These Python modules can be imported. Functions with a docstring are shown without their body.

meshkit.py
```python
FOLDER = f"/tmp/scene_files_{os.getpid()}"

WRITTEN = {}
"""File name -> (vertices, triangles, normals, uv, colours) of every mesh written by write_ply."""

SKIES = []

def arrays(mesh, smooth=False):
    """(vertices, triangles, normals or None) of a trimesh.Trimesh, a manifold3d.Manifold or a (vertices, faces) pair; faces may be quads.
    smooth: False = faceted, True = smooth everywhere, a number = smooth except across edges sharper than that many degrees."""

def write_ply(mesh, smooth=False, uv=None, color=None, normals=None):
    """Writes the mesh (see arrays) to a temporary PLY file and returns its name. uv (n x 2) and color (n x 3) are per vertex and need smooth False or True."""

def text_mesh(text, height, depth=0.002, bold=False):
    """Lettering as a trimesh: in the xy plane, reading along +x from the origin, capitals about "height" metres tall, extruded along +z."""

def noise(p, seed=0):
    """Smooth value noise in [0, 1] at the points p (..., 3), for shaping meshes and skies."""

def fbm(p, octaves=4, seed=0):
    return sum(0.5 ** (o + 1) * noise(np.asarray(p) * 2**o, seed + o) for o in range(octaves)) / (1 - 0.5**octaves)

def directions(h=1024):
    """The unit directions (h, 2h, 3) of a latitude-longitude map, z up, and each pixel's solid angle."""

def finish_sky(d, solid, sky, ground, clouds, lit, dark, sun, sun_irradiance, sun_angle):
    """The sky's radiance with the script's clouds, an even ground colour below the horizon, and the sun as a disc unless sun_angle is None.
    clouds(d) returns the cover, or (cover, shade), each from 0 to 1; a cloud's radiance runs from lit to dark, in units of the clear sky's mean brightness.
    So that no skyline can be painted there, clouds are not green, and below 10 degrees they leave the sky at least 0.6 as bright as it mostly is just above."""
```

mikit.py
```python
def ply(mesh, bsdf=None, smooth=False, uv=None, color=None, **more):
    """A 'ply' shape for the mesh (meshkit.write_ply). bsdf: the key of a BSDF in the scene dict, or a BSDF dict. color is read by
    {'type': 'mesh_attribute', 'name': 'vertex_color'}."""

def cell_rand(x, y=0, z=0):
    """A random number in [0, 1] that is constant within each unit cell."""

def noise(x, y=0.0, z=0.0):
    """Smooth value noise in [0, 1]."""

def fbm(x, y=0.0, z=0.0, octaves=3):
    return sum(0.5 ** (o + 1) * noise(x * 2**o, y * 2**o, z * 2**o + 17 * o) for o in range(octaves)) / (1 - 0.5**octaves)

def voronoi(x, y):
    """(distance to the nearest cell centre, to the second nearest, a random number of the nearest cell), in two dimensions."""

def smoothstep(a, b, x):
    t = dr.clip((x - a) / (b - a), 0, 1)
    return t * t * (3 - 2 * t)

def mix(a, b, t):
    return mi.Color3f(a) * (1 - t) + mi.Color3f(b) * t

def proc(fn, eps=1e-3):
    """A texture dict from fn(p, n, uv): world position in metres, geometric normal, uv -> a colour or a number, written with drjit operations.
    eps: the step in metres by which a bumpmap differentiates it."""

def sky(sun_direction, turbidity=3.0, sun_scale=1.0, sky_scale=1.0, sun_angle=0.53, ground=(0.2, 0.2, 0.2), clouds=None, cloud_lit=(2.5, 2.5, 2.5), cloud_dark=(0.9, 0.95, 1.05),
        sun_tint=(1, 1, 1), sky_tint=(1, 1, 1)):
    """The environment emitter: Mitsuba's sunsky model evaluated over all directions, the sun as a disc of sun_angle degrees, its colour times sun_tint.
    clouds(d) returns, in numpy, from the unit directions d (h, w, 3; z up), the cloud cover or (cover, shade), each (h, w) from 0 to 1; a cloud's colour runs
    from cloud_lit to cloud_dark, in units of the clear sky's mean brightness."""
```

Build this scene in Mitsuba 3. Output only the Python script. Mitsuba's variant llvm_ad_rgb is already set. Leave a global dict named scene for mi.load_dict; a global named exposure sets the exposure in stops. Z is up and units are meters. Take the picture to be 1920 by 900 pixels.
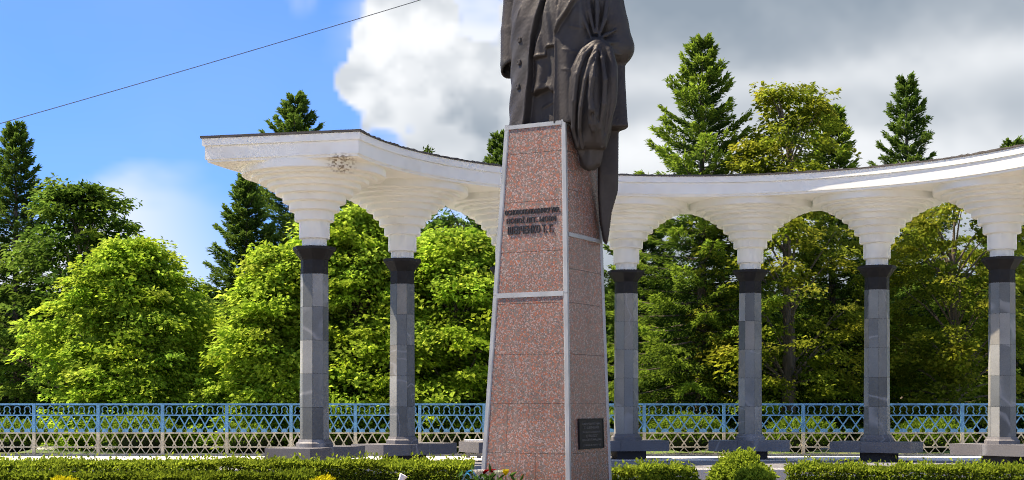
import math
import numpy as np, trimesh, manifold3d
import mitsuba as mi, drjit as dr
import mikit, meshkit
from mikit import noise, fbm, voronoi, cell_rand, smoothstep, mix
from shapely.geometry import Polygon
T = mi.ScalarTransform4f
R_ = np.random.RandomState
scene, labels = {'type': 'scene'}, {}

# ------------------------------------------------------------------ camera, sky, exposure
FOC = 2700.0          # focal length in units of a 1920 wide picture
EYE = 1.6
scene['camera'] = {'type': 'perspective', 'fov': math.degrees(2 * math.atan(960 / FOC)), 'fov_axis': 'x',
                   'near_clip': 0.1, 'far_clip': 3000.0, 'principal_point_offset_y': -305 / 900,
                   'to_world': T().look_at(origin=[0, 0, EYE], target=[0, 10, EYE], up=[0, 0, 1])}
exposure = 2.98


def clouds(d):
    az, el = np.degrees(np.arctan2(d[..., 0], d[..., 1])), np.degrees(np.arcsin(np.clip(d[..., 2], -1, 1)))
    q = d * 16
    w = meshkit.fbm(q + 5.3, 5, 3) - 0.5
    w2 = meshkit.fbm(d * 42 + 1.7, 5, 9) - 0.5
    w3 = meshkit.fbm(d * 9 + 8.1, 4, 21) - 0.5
    # the heaped cloud left of the statue: lobes (azimuth, elevation, radius) in degrees
    lobes = [(-4.9, 14.3, 1.6), (-3.4, 14.8, 1.6), (-2.6, 14.9, .9), (-5.7, 12.3, 1.2), (-4.2, 12.3, 2.3), (-2.1, 12.6, 2.0), (-0.6, 12.2, 1.7), (-2.8, 10.9, 1.9),
             (-5.5, 13.3, 1.1), (-0.35, 15.2, .55), (0.9, 13.3, 1.7), (-1.2, 10.6, 1.5)]
    s = np.full(az.shape, -9.0)
    for a, e, r in lobes:
        s = np.maximum(s, 1 - np.hypot((az - a) * 1.0, el - e) / r)
    s = s - 1.3 * np.exp(-(((az + 1.25) / .75) ** 2 + ((el - 15.3) / 1.0) ** 2))
    s = s + w * 0.9 + w2 * 1.05
    heap = np.clip((s - 0.0) / 0.13, 0, 1) ** 0.8
    # a thin bright bank low over the roofs
    low = np.clip((w3 * 1.6 + w * .8 + 0.52 - np.abs(el - 9.0) / 3.2) * 1.6, 0, 1) * np.clip((az + 6.5) / 2.5, 0, 1)
    # the grey sheet to the right of the statue, going on over the right half of the sky
    sheet = np.clip((az - 1.6 + w3 * 3) / 1.6, 0, 1) * np.clip((95 - az) / 30, 0, 1) * np.clip((el - 0) / 4 + .6, 0, 1)
    # scattered fair-weather cloud over the rest of the sky
    sc = np.clip((meshkit.fbm(d * np.array([5, 5, 9]) + 2.2, 6, 40) - 0.47) * 6, 0, 1) * np.clip(1.2 - np.exp(-((az + 9) / 5.5) ** 2 - ((el - 10) / 9) ** 2) * 1.3, 0, 1)
    wisp = np.clip((meshkit.fbm(d * np.array([34, 20, 16]) + 4.2, 4, 51) - 0.36) * 2.4, 0, 1) * np.exp(-((az + 8.4) / .55) ** 2 - ((el - 15.6) / .9) ** 2) * .75
    veil = 0.10 * np.clip(w3 + .6, 0, 1)
    cover = np.maximum.reduce([heap, low * .85, sheet, sc * .9, wisp, veil])
    grey = np.clip((12.9 - el) / 2.6 + w * 1.6, 0, 1) * np.exp(-((el - 10.9) / 1.9) ** 2) * 0.55 * np.exp(-((az + 2.5) / 4) ** 2) + np.clip(w2 * 1.8 + w * 1.3 + .10, 0, .45) * heap
    band = 0.80 + .2 * np.clip((el - 13.5) / 2, 0, 1) - 0.40 * np.exp(-((el - 12.7 + w * 2 + w3 * 2) / .8) ** 2) - 0.55 * np.exp(-((el - 9.0 + w * 3) / 1.7) ** 2) + w * .5 + w2 * .2
    shade = np.where(sheet > .3, np.clip(band, 0, 1) * np.clip(sheet * 1.4, 0, 1) + grey * (1 - np.clip(sheet * 1.4, 0, 1)), grey)
    return np.clip(cover, 0, 1), np.clip(shade, 0, 1)


scene['sky'] = mikit.sky((-0.80, 0.10, 1.22), turbidity=2.6, clouds=clouds, cloud_lit=(2.4, 2.45, 2.5), cloud_dark=(0.74, 0.90, 1.09), sky_tint=(0.28, 0.46, 0.76), sun_scale=0.95)


# ------------------------------------------------------------------ helpers
def box(sx, sy, sz, c=(0, 0, 0)):
    m = trimesh.creation.box((sx, sy, sz))
    m.apply_translation(c)
    return m


def cat(ms):
    return trimesh.util.concatenate(ms)


def at(px, py, Y):                       # a point of the picture (1920 wide) carried to the real distance Y
    return np.array([(px - 960) * Y / FOC, Y, EYE + (755 - py) * Y / FOC])


def put(key, mesh, bsdf, smooth=False, **kw):
    n, k = 1, key
    while k in scene:
        k = f'{key}_{n:03d}'
        n += 1
    scene[k] = mikit.ply(mesh, bsdf, smooth=smooth, **kw)
    return k


def share(key, dct, M):
    n, k = 1, key
    while k in scene:
        k = f'{key}_{n:03d}'
        n += 1
    scene[k] = {**dct, 'to_world': mi.ScalarTransform4f(np.asarray(M, float).tolist())}
    return k


def tag(key, label=None, category=None, group=None, kind=None):
    d = labels.setdefault(key, {})
    for n, v in (('label', label), ('category', category), ('group', group), ('kind', kind)):
        if v:
            d[n] = v


def frame(o, ex, ey, ez):
    M = np.eye(4)
    M[:3, 0], M[:3, 1], M[:3, 2], M[:3, 3] = ex, ey, ez, o
    return M


def tube(pts, rad, n=8):
    pts = np.asarray(pts, float)
    rad = np.broadcast_to(np.asarray(rad, float), (len(pts),))
    V, F = [], []
    d = np.gradient(pts, axis=0)
    d /= np.linalg.norm(d, axis=1, keepdims=True) + 1e-9
    ref = np.array([.31, .12, .94]) if abs(d[0, 2]) < .8 else np.array([1., .1, 0])
    for i in range(len(pts)):
        a = np.cross(d[i], ref)
        a /= np.linalg.norm(a) + 1e-9
        b = np.cross(d[i], a)
        t = np.arange(n) / n * 2 * np.pi
        V.append(pts[i] + rad[i] * (np.cos(t)[:, None] * a + np.sin(t)[:, None] * b))
    m = len(pts)
    for i in range(m - 1):
        for j in range(n):
            a, b, c, e = i * n + j, i * n + (j + 1) % n, (i + 1) * n + (j + 1) % n, (i + 1) * n + j
            F += [(a, b, c), (a, c, e)]
    V.append(pts[:1]); V.append(pts[-1:])
    for j in range(n):
        F += [(m * n, (j + 1) % n, j), (m * n + 1, (m - 1) * n + j, (m - 1) * n + (j + 1) % n)]
    return trimesh.Trimesh(np.vstack(V), np.array(F), process=False)


def hexa(b, t):                          # a block from its four lower and four upper corners (counter-clockwise from above)
    V = np.array(list(b) + list(t), float)
    F = [(0, 2, 1), (0, 3, 2), (4, 5, 6), (4, 6, 7)]
    for i in range(4):
        j = (i + 1) % 4
        F += [(i, j, j + 4), (i, j + 4, i + 4)]
    return trimesh.Trimesh(V, np.array(F), process=False)


# ------------------------------------------------------------------ materials
def prin(col, rough=.6, **kw):
    return {'type': 'twosided', 'b': {'type': 'principled', 'base_color': col if isinstance(col, dict) else {'type': 'rgb', 'value': list(col)}, 'roughness': rough, **kw}}


def bump(inner, fn, scale, eps=2e-3):
    return {'type': 'twosided', 'b': {'type': 'bumpmap', 'arbitrary': mikit.proc(fn, eps), 'scale': scale, 'nested': inner['b']}}


def red_granite(p, n, uv):
    w = noise(p.x * 21, p.y * 21, p.z * 21) * .7
    side = dr.abs(n.x * .881 - n.y * .473) > .7
    a = dr.select(side, p.x * .473 + p.y * .881, p.x * .881 - p.y * .473)
    f1, f2, r = voronoi(a * 52 + w, p.z * 52 + w)
    g1, g2, r2 = voronoi(a * 80 + 9, p.z * 80 + 3)
    c = mix((.116, .096, .080), (.235, .080, .043), smoothstep(.32, .66, r * .6 + .4 * noise(a * 70, p.z * 70, 4.0)))
    c = mix(c, (.22, .195, .19), smoothstep(.80, .90, r) * .8)
    c = mix(c, (.070, .064, .066), smoothstep(.74, .80, r2) * .9)
    c = mix(c, (.31, .26, .24), smoothstep(.91, .95, r2) * .8)
    big = fbm(p.x * 1.3 + 4, p.y * 1.3, p.z * 1.0)
    streak = smoothstep(.55, .8, fbm(a * 9, 3.0, p.z * .7))
    row = cell_rand(dr.floor(p.z * 1.47 + .03), dr.select(side, mi.Float(1), mi.Float(0)), 3)
    drip = smoothstep(.58, .80, fbm(a * 14, 1.0, p.z * .5))
    return mix(c * (.76 + .46 * big + .16 * row), (.16, .15, .14), .30 * drip) * (1 - .16 * streak)


def stone(seed, tone):
    def fn(p, n, uv):
        a = p.x + p.y * .8
        big = fbm(a * 2.2 + seed * 7, p.z * 1.9 + seed, p.y * 1.7)
        warp = fbm(a * 1.6 + seed, p.z * 1.6, 5.0) * 2.2
        vein = smoothstep(.035, .0, dr.abs(noise(a * 1.3 + p.z * (1.1 if seed % 2 else -.7) + warp, seed * 3.1, p.y * .6) - .5))
        fine = noise(p.x * 75, p.y * 75, p.z * 75)
        damp = smoothstep(1.5, .7, p.z) * fbm(a * 3, p.z * 3, 2.0)
        c = mi.Color3f(*tone) * (.62 + .62 * big + .22 * (fine - .5))
        c = mix(c, (.30, .31, .32), vein * .58)
        c = mix(c, (.13, .115, .10), damp * .4)
        return c
    return fn


def plaster(p, n, uv):
    a = p.x * 1.1 + p.y
    big = fbm(p.x * 1.1, p.y * 1.1, p.z * 1.1)
    run = fbm(p.x * 7, p.y * 7, p.z * .9)
    low = smoothstep(.35, -.4, n.z)
    c = mi.Color3f(.79, .80, .755) * (.90 + .16 * big)
    c = mix(c, (.42, .39, .34), smoothstep(.55, .80, run) * (.10 - .08 * low))
    c = mix(c, (.50, .47, .41), smoothstep(.52, .75, fbm(p.x * 2.2, p.y * 2.2, p.z * 2.2)) * .20)
    # a damp brown patch where the end soffit leaks
    q = dr.sqrt(dr.square((p.x + 2.93) / .28) + dr.square((p.y - 24.75) / .55))
    st = smoothstep(1.15, .30, q) * smoothstep(.42, .60, noise(p.x * 34, p.y * 19, p.z * 31) * .45 + fbm(p.x * 15, p.y * 11, p.z * 23, octaves=4) * .55)
    st = st * smoothstep(5.58, 5.62, p.z) * smoothstep(5.88, 5.80, p.z)
    return mix(c, (.17, .12, .065), st * .85)


def fence_paint(p, n, uv):
    w = noise(p.x * 9, p.z * 9, 1.0)
    chip = smoothstep(.70, .82, fbm(p.x * 14, p.y * 14, p.z * 14))
    blue = mi.Color3f(.105, .265, .44) * (.82 + .36 * w)
    cream = mi.Color3f(.47, .42, .30) * (.68 + .5 * w)
    c = mix(cream, blue, smoothstep(.925, .94, p.z))
    return mix(c, (.16, .10, .06), chip * .5)


def paving(p, n, uv):
    j = dr.minimum(dr.abs(p.x * 1.25 - dr.floor(p.x * 1.25) - .5), dr.abs(p.y * 1.25 - dr.floor(p.y * 1.25) - .5))
    t = cell_rand(p.x * 1.25 + .5, p.y * 1.25 + .5)
    c = mi.Color3f(.135, .135, .142) * (.72 + .25 * t + .4 * (fbm(p.x * 3, p.y * 3) - .4) + .2 * (noise(p.x * 60, p.y * 60) - .5))
    return mix((.09, .085, .075), c, smoothstep(.006, .014, j))


def lawn(p, n, uv):
    g = fbm(p.x * .5, p.y * .5)
    f = noise(p.x * 25, p.y * 25) * .6 + noise(p.x * 6, p.y * 6) * .4
    c = mix((.035, .065, .012), (.10, .15, .03), f)
    return mix(c, (.12, .10, .05), smoothstep(.55, .8, g) * .5)


def soil(p, n, uv):
    f = fbm(p.x * 12, p.y * 12, p.z * 12, octaves=4)
    return mix((.07, .05, .035), (.20, .16, .12), f)


def bark(p, n, uv):
    f = fbm(p.x * 18, p.y * 18, p.z * 4)
    return mix((.05, .04, .03), (.17, .14, .11), f)


def bronze_col(p, n, uv):
    big = fbm(p.x * 3, p.y * 3, p.z * 2.2)
    fine = noise(p.x * 42, p.y * 42, p.z * 42)
    run = fbm(p.x * 12 + p.y * 7, 1.0, p.z * 1.1)
    c = mix((.019, .0165, .0165), (.034, .031, .031), smoothstep(.3, .7, big) * .7 + fine * .3)
    return mix(c, (.055, .060, .060), smoothstep(.58, .82, run) * .35)


def felt_col(p, n, uv):
    return mix((.035, .032, .03), (.12, .11, .10), fbm(p.x * 6, p.y * 6, p.z * 20))


P = mikit.proc
scene['bronze'] = bump(prin(P(bronze_col), .58, metallic=.22, specular=.4), lambda p, n, uv: fbm(p.x * 30, p.y * 30, p.z * 30), .005)
scene['granite_red'] = prin(P(red_granite), .38, specular=.45)
scene['granite_bed'] = prin((.035, .032, .032), .9)
scene['strip_metal'] = prin(P(lambda p, n, uv: mi.Color3f(.27, .29, .305) * (.75 + .5 * fbm(p.x * 7, p.y * 7, p.z * 2.5))), .45, metallic=.2)
for k, tone in enumerate([(.185, .200, .198), (.275, .285, .275), (.110, .122, .124), (.230, .228, .208), (.150, .165, .170)]):
    scene[f'stone_{k}'] = prin(P(stone(k + 1, tone)), .45, specular=.4)
scene['black_stone'] = prin(P(lambda p, n, uv: mi.Color3f(.016, .016, .017) * (.7 + .6 * fbm(p.x * 5, p.y * 5, p.z * 5))), .6, specular=.25)
scene['plinth_stone'] = prin(P(stone(12, (.125, .125, .135))), .6)
scene['plaster'] = prin(P(plaster), .9, specular=.2)
scene['felt'] = prin(P(felt_col), .9)
scene['fence_paint'] = prin(P(fence_paint), .45)
scene['paving'] = prin(P(paving), .85)
scene['plaza_paving'] = prin((.44, .42, .39), .85)
scene['kerb_stone'] = prin((.50, .49, .46), .8)
scene['pale_stone'] = prin((.72, .71, .69), .8)
scene['lawn'] = prin(P(lawn), .95)
scene['soil'] = prin(P(soil), .95)
scene['bark'] = prin(P(bark), .9)
scene['letter_black'] = prin((.012, .012, .013), .35)
scene['plaque_black'] = prin((.012, .013, .013), .6, specular=.2)
scene['plaque_letter'] = prin((.085, .088, .085), .6, specular=.2)
scene['cable_black'] = prin((.03, .035, .05), .6)
VC = {'type': 'mesh_attribute', 'name': 'vertex_color'}
scene['leaf'] = {'type': 'principledthin', 'base_color': VC, 'roughness': .5, 'diff_trans': 1.3, 'eta': 1.4, 'spec_trans': 0.0}
scene['needle'] = {'type': 'principledthin', 'base_color': VC, 'roughness': .6, 'diff_trans': 1.0, 'eta': 1.4, 'spec_trans': 0.0}
scene['petal'] = {'type': 'principledthin', 'base_color': VC, 'roughness': .5, 'diff_trans': .6, 'eta': 1.4, 'spec_trans': 0.0}
scene['twig_dark'] = prin((.025, .03, .014), .95)

# ------------------------------------------------------------------ ground, terrace, kerb
TZ = 0.40
xs = [-1500, -60, -30, 30, 60, 1500]


def sheet(ys, zs, x0=-1500, x1=1500):
    V, F = [], []
    for y, z in zip(ys, zs):
        V += [(x0, y, z), (x1, y, z)]
    for i in range(len(ys) - 1):
        a = 2 * i
        F += [(a, a + 1, a + 3), (a, a + 3, a + 2)]
    return trimesh.Trimesh(np.array(V, float), np.array(F), process=False)


put('ground', sheet([-300, 26.0, 26.3, 33.2, 60, 2200], [0, 0, .36, .36, .36, .36]), 'lawn')
tag('ground', kind='structure')
put('garden_soil', sheet([14, 25.62], [.012, .10], -30, 30), 'soil')
tag('garden_soil', kind='structure')
put('plaza', sheet([-60, 13.9], [.016, .016], -60, 60), 'plaza_paving')
tag('plaza', kind='structure')
put('terrace', hexa([(-30, 25.9, 0), (30, 25.9, 0), (30, 33.1, 0), (-30, 33.1, 0)], [(-30, 25.9, TZ), (30, 25.9, TZ), (30, 33.1, TZ), (-30, 33.1, TZ)]), 'paving')
tag('terrace', kind='structure')
for i in range(-14, 15):
    m = box(1.99, .20, .5, (i * 2.0, 25.79, .155 + .003 * (i % 3)))
    put('terrace__kerb_stone', m, 'kerb_stone')
put('walkway', sheet([29.7, 32.3], [TZ + .004, TZ + .004], -30, 30), 'kerb_stone')
tag('walkway', kind='structure')
put('path', sheet([38.0, 41.0], [.366, .366], -300, 300), 'kerb_stone')
tag('path', kind='structure')

# ------------------------------------------------------------------ curved colonnade
CX, CY, RAD, T0, DT = 3.52, 22.98, 7.69, 2.742, .3428
T_END0, T_END1 = T0 + .168, T0 - 7 * DT - .168


def polar(r, t):
    return np.array([CX + r * math.cos(t), CY + r * math.sin(t)])


def arc_ring(r0, r1, z0, z1, t0=T_END0, t1=T_END1, n=150, wob=None, seed=0):
    rs = R_(seed)
    V, F = [], []
    for i in range(n + 1):
        t = t0 + (t1 - t0) * i / n
        zz = z1 + (rs.uniform(-wob, wob) if wob else 0)
        for r, z in ((r0, z0), (r1, z0), (r1, zz), (r0, zz)):
            x, y = polar(r, t)
            V.append((x, y, z))
    for i in range(n):
        for k in range(4):
            a, b = 4 * i + k, 4 * i + (k + 1) % 4
            F += [(a, b, b + 4), (a, b + 4, a + 4)]
    F += [(0, 2, 1), (0, 3, 2), (4 * n, 4 * n + 1, 4 * n + 2), (4 * n, 4 * n + 2, 4 * n + 3)]
    m = trimesh.Trimesh(np.array(V), np.array(F), process=False)
    m.fix_normals()
    return m


RI, RO = RAD - 1.40, RAD + 1.42
put('colonnade_roof__soffit', arc_ring(RI + .03, RO - .03, 5.79, 5.86, T_END0 - .004, T_END1 + .004), 'plaster', smooth=30)
put('colonnade_roof__fascia', arc_ring(RI, RO, 5.835, 6.065), 'plaster', smooth=30)
put('colonnade_roof__cornice', arc_ring(RI - .035, RO + .035, 6.068, 6.19, T_END0 + .005, T_END1 - .005), 'plaster', smooth=30)
put('colonnade_roof__roofing_felt', arc_ring(RI - .06, RO + .06, 6.193, 6.222, T_END0 + .008, T_END1 - .008, n=260, wob=.012, seed=4), 'felt')
put('colonnade_roof__roofing_felt', arc_ring(RI + .25, RO - .25, 6.222, 6.27, T_END0 - .02, T_END1 + .02), 'felt')
tag('colonnade_roof', 'white curved concrete roof ring of the colonnade with dark felt edge', 'roof')


def disc(r, z0, z1, n=64, bev=.012):
    prof = [(0, z0), (r - bev, z0), (r, z0 + bev), (r, z1), (0, z1)]
    return trimesh.creation.revolve(np.array(prof), sections=n)


def octo(prof, rot=0.0):                  # octagonal turning
    m = trimesh.creation.revolve(np.array(prof), sections=8)
    m.apply_transform(trimesh.transformations.rotation_matrix(rot, (0, 0, 1)))
    return m


RINGS = [(.222, 4.40, 4.548), (.275, 4.545, 4.865), (.355, 4.862, 5.045), (.455, 5.042, 5.195), (.57, 5.192, 5.325), (.70, 5.322, 5.435), (.84, 5.432, 5.525), (.985, 5.522, 5.60), (1.13, 5.597, 5.655),
         (1.29, 5.652, 5.792)]
ring_ply = [mikit.ply(disc(r, a, b), 'plaster', smooth=35) for r, a, b in RINGS]
cap_ply = mikit.ply(octo([(0, 3.91), (.247, 3.91), (.247, 4.16), (.375, 4.335), (.392, 4.345), (.392, 4.40), (0, 4.40)], math.pi / 8), 'black_stone')
base_ply = mikit.ply(octo([(0, .80), (.335, .80), (.335, .87), (.30, .895), (.285, .94), (0, .94)], math.pi / 8), 'plinth_stone')
ROWS = [.94, 1.52, 2.12, 2.72, 3.32, 3.912]
RS, TH = .262, .03                          # shaft: circumradius of the octagon, slab thickness
core_ply = mikit.ply(octo([(0, .94), (RS - .028, .94), (RS - .028, 3.911), (0, 3.911)], math.pi / 8), 'granite_bed')


def facet_slab(a0, a1, z0, z1, dr_, taper):
    def ring(r, z):
        rr = r * (1 - taper * (z - .94) / 3)
        p0, p1 = np.array([math.cos(a0), math.sin(a0)]) * rr, np.array([math.cos(a1), math.sin(a1)]) * rr
        e = (p1 - p0) / np.linalg.norm(p1 - p0) * .0018
        return (p0 + e), (p1 - e)
    o0, o1 = ring(RS + dr_, z0); i0, i1 = ring(RS - .027, z0)
    t0, t1 = ring(RS + dr_, z1); j0, j1 = ring(RS - .027, z1)
    A = lambda p, z: (p[0], p[1], z)
    return hexa([A(i0, z0), A(o0, z0), A(o1, z0), A(i1, z0)], [A(j0, z1), A(t0, z1), A(t1, z1), A(j1, z1)])


slab_cache = {}
for row in range(5):
    for f in range(8):
        for v in range(2):
            a = math.pi / 8 + f * math.pi / 4
            m = facet_slab(a, a + math.pi / 4, ROWS[row] + .0025, ROWS[row + 1] - .0025, (0.0, .0035)[v], .05)
            for k in range(5):
                if k == 0:
                    first = mikit.ply(m, 'stone_0')
                slab_cache[row, f, v, k] = {**first, 'bsdf': {'type': 'ref', 'id': f'stone_{k}'}}

COLUMN_LABELS = ['grey granite column with white stepped capital at the open left end of the colonnade, biggest in view',
                 'second grey column from the left end, between the end column and the pedestal',
                 'third column of the colonnade, its shaft hidden behind the red granite pedestal',
                 'grey column standing just right of the red granite pedestal, broad white stepped capital',
                 'fifth column of the colonnade, first one beyond the arch right of the pedestal',
                 'sixth column of the colonnade, standing among the spruces to the right of the arch',
                 'seventh column, the rightmost one, partly cut by the picture edge',
                 'eighth column, at the far right end of the colonnade, beyond the picture edge']
for i in range(8):
    rs = R_(100 + i)
    t = T0 - DT * i
    x, y = polar(RAD, t)
    key = 'column' if i == 0 else f'column_{i:03d}'
    rot = t + math.pi / 2 + math.pi / 8 * 0
    M = np.array(T().translate([x, y, 0]).rotate([0, 0, 1], math.degrees(rot)).matrix).reshape(4, 4)
    for rd in ring_ply[1:]:
        share(key + '__capital_ring', rd, M)
    share(key + '__neck', ring_ply[0], M)
    share(key + '__dark_capital', cap_ply, M)
    share(key + '__shaft_core', core_ply, M)
    share(key + '__base', base_ply, M)
    for row in range(5):
        for f in range(8):
            k = rs.choice(5, p=[.28, .20, .18, .16, .18])
            share(key + '__granite_slab', slab_cache[row, f, rs.randint(2), k], M)
    L0, L1 = (-1.05, .92) if i < 3 else (-.82, .85)
    cut = rs.uniform(.1, .3)
    for s0, s1 in ((L0, cut), (cut + .006, L1)):
        m = box(s1 - s0, .92, .215, ((s0 + s1) / 2, 0, .692))
        m.apply_transform(M)
        put(key + '__plinth_slab', m, 'plinth_stone')
    m = box(.62, .60, .186, (-.05, 0, TZ + .0925)); m.apply_transform(M)
    put(key + '__plinth_foot', m, 'granite_bed')
    tag(key, COLUMN_LABELS[i], 'column', 'columns of the curved colonnade')

# ------------------------------------------------------------------ pedestal
PA = math.radians(28.2)
U, Vb = np.array([math.cos(PA), -math.sin(PA)]), np.array([math.sin(PA), math.cos(PA)])
PB, PT = np.array([.50, 20.52]), np.array([.572, 20.52])
ZB, ZT = .55, 5.475


def ped(z, grow=0.0):
    """The four corners at height z: front left, front right, back right, back left."""
    k = (z - ZB) / (ZT - ZB)
    w, d, c = 1.36 + (.92 - 1.36) * k + 2 * grow, 1.36 + (1.06 - 1.36) * k + 2 * grow, PB + (PT - PB) * k
    return [np.append(c + su * w / 2 * U + sv * d / 2 * Vb, z) for su, sv in ((-1, -1), (1, -1), (1, 1), (-1, 1))]


def on_face(face, a, z, out=0.0):
    """A point on a side of the pedestal: a from 0 to 1 along it, at height z, out metres proud."""
    c = ped(z, out)
    p, q = c[face], c[(face + 1) % 4]
    return p + (q - p) * a


put('granite_pedestal__core', hexa(ped(0, -.03), ped(ZT - .01, -.03)), 'granite_bed')
ped_rows = {0: [.0, .42, .90, 1.585, 2.27, 2.98, 3.70, 4.40, 5.08, ZT], 1: [.0, .42, .90, 1.585, 2.27, 2.98, 3.45, 3.90, 4.55, 5.08, ZT]}
for face in range(4):
    rows = ped_rows[face % 2]
    for r in range(len(rows) - 1):
        z0, z1 = rows[r] + .0025, rows[r + 1] - .0025
        cuts = [0, 1]
        if r == 2 and face == 0:
            cuts = [0, .265, 1]
        elif r in (0, 1) and face != 2:
            cuts = [0, .5 if face else .62, 1]
        for a0, a1 in zip(cuts[:-1], cuts[1:]):
            a0, a1 = a0 + (.0018 if a0 else .012), a1 - (.0018 if a1 < 1 else .012)
            e = (((face * 7 + r * 3) % 5) - 2) * .0006
            b = [on_face(face, a0, z0, e), on_face(face, a1, z0, e), on_face(face, a1, z0, -.028), on_face(face, a0, z0, -.028)]
            t = [on_face(face, a0, z1, e), on_face(face, a1, z1, e), on_face(face, a1, z1, -.028), on_face(face, a0, z1, -.028)]
            put('granite_pedestal__granite_panel', hexa(b, t), 'granite_red')
# grey metal edging: one angle strip per edge, made of lengths, and cross strips
SW = .054
for c in range(4):
    for z0, z1 in ((0, 3.10), (3.105, ZT + .03)):
        parts = []
        for face, lo, hi in ((c, 0, 1), ((c - 1) % 4, 1, 0)):
            def q(z, out, w):
                p = ped(z, out)[c]
                o = ped(z, out)[(c + 1) % 4] if face == c else ped(z, out)[(c - 1) % 4]
                return p + (o - p) / np.linalg.norm(o - p) * w
            off = .014 if face == c else .0138
            b = [q(z0, off, 0), q(z0, off, SW), q(z0, .001, SW), q(z0, .001, 0)]
            t = [q(z1, off, 0), q(z1, off, SW), q(z1, .001, SW), q(z1, .001, 0)]
            m = hexa(b, t); m.fix_normals(); parts.append(m)
        put('granite_pedestal__edge_strip', cat(parts), 'strip_metal')
for face, z, hh in ((0, 3.10, .034), (2, 3.10, .034), (1, 3.92, .027), (3, 3.92, .027), (0, ZT - .012, .028), (1, ZT - .012, .028), (2, ZT - .012, .028), (3, ZT - .012, .028)):
    wd = np.linalg.norm(np.subtract(*ped(z)[:2]))
    a = (SW + .004) / wd
    b = [on_face(face, a, z - hh, .017), on_face(face, 1 - a, z - hh, .017), on_face(face, 1 - a, z - hh, .0005), on_face(face, a, z - hh, .0005)]
    t = [on_face(face, a, z + hh, .017), on_face(face, 1 - a, z + hh, .017), on_face(face, 1 - a, z + hh, .0005), on_face(face, a, z + hh, .0005)]
    put('granite_pedestal__cross_strip', hexa(b, t), 'strip_metal')


def face_frame(face, a, z):
    c0 = on_face(face, a, z)
    ex = on_face(face, min(a + .1, 1), z) - c0; ex /= np.linalg.norm(ex)
    ey = on_face(face, a, z + .1) - c0; ey -= ex * (ex @ ey); ey /= np.linalg.norm(ey)
    return frame(c0, ex, ey, np.cross(ex, ey))


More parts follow.
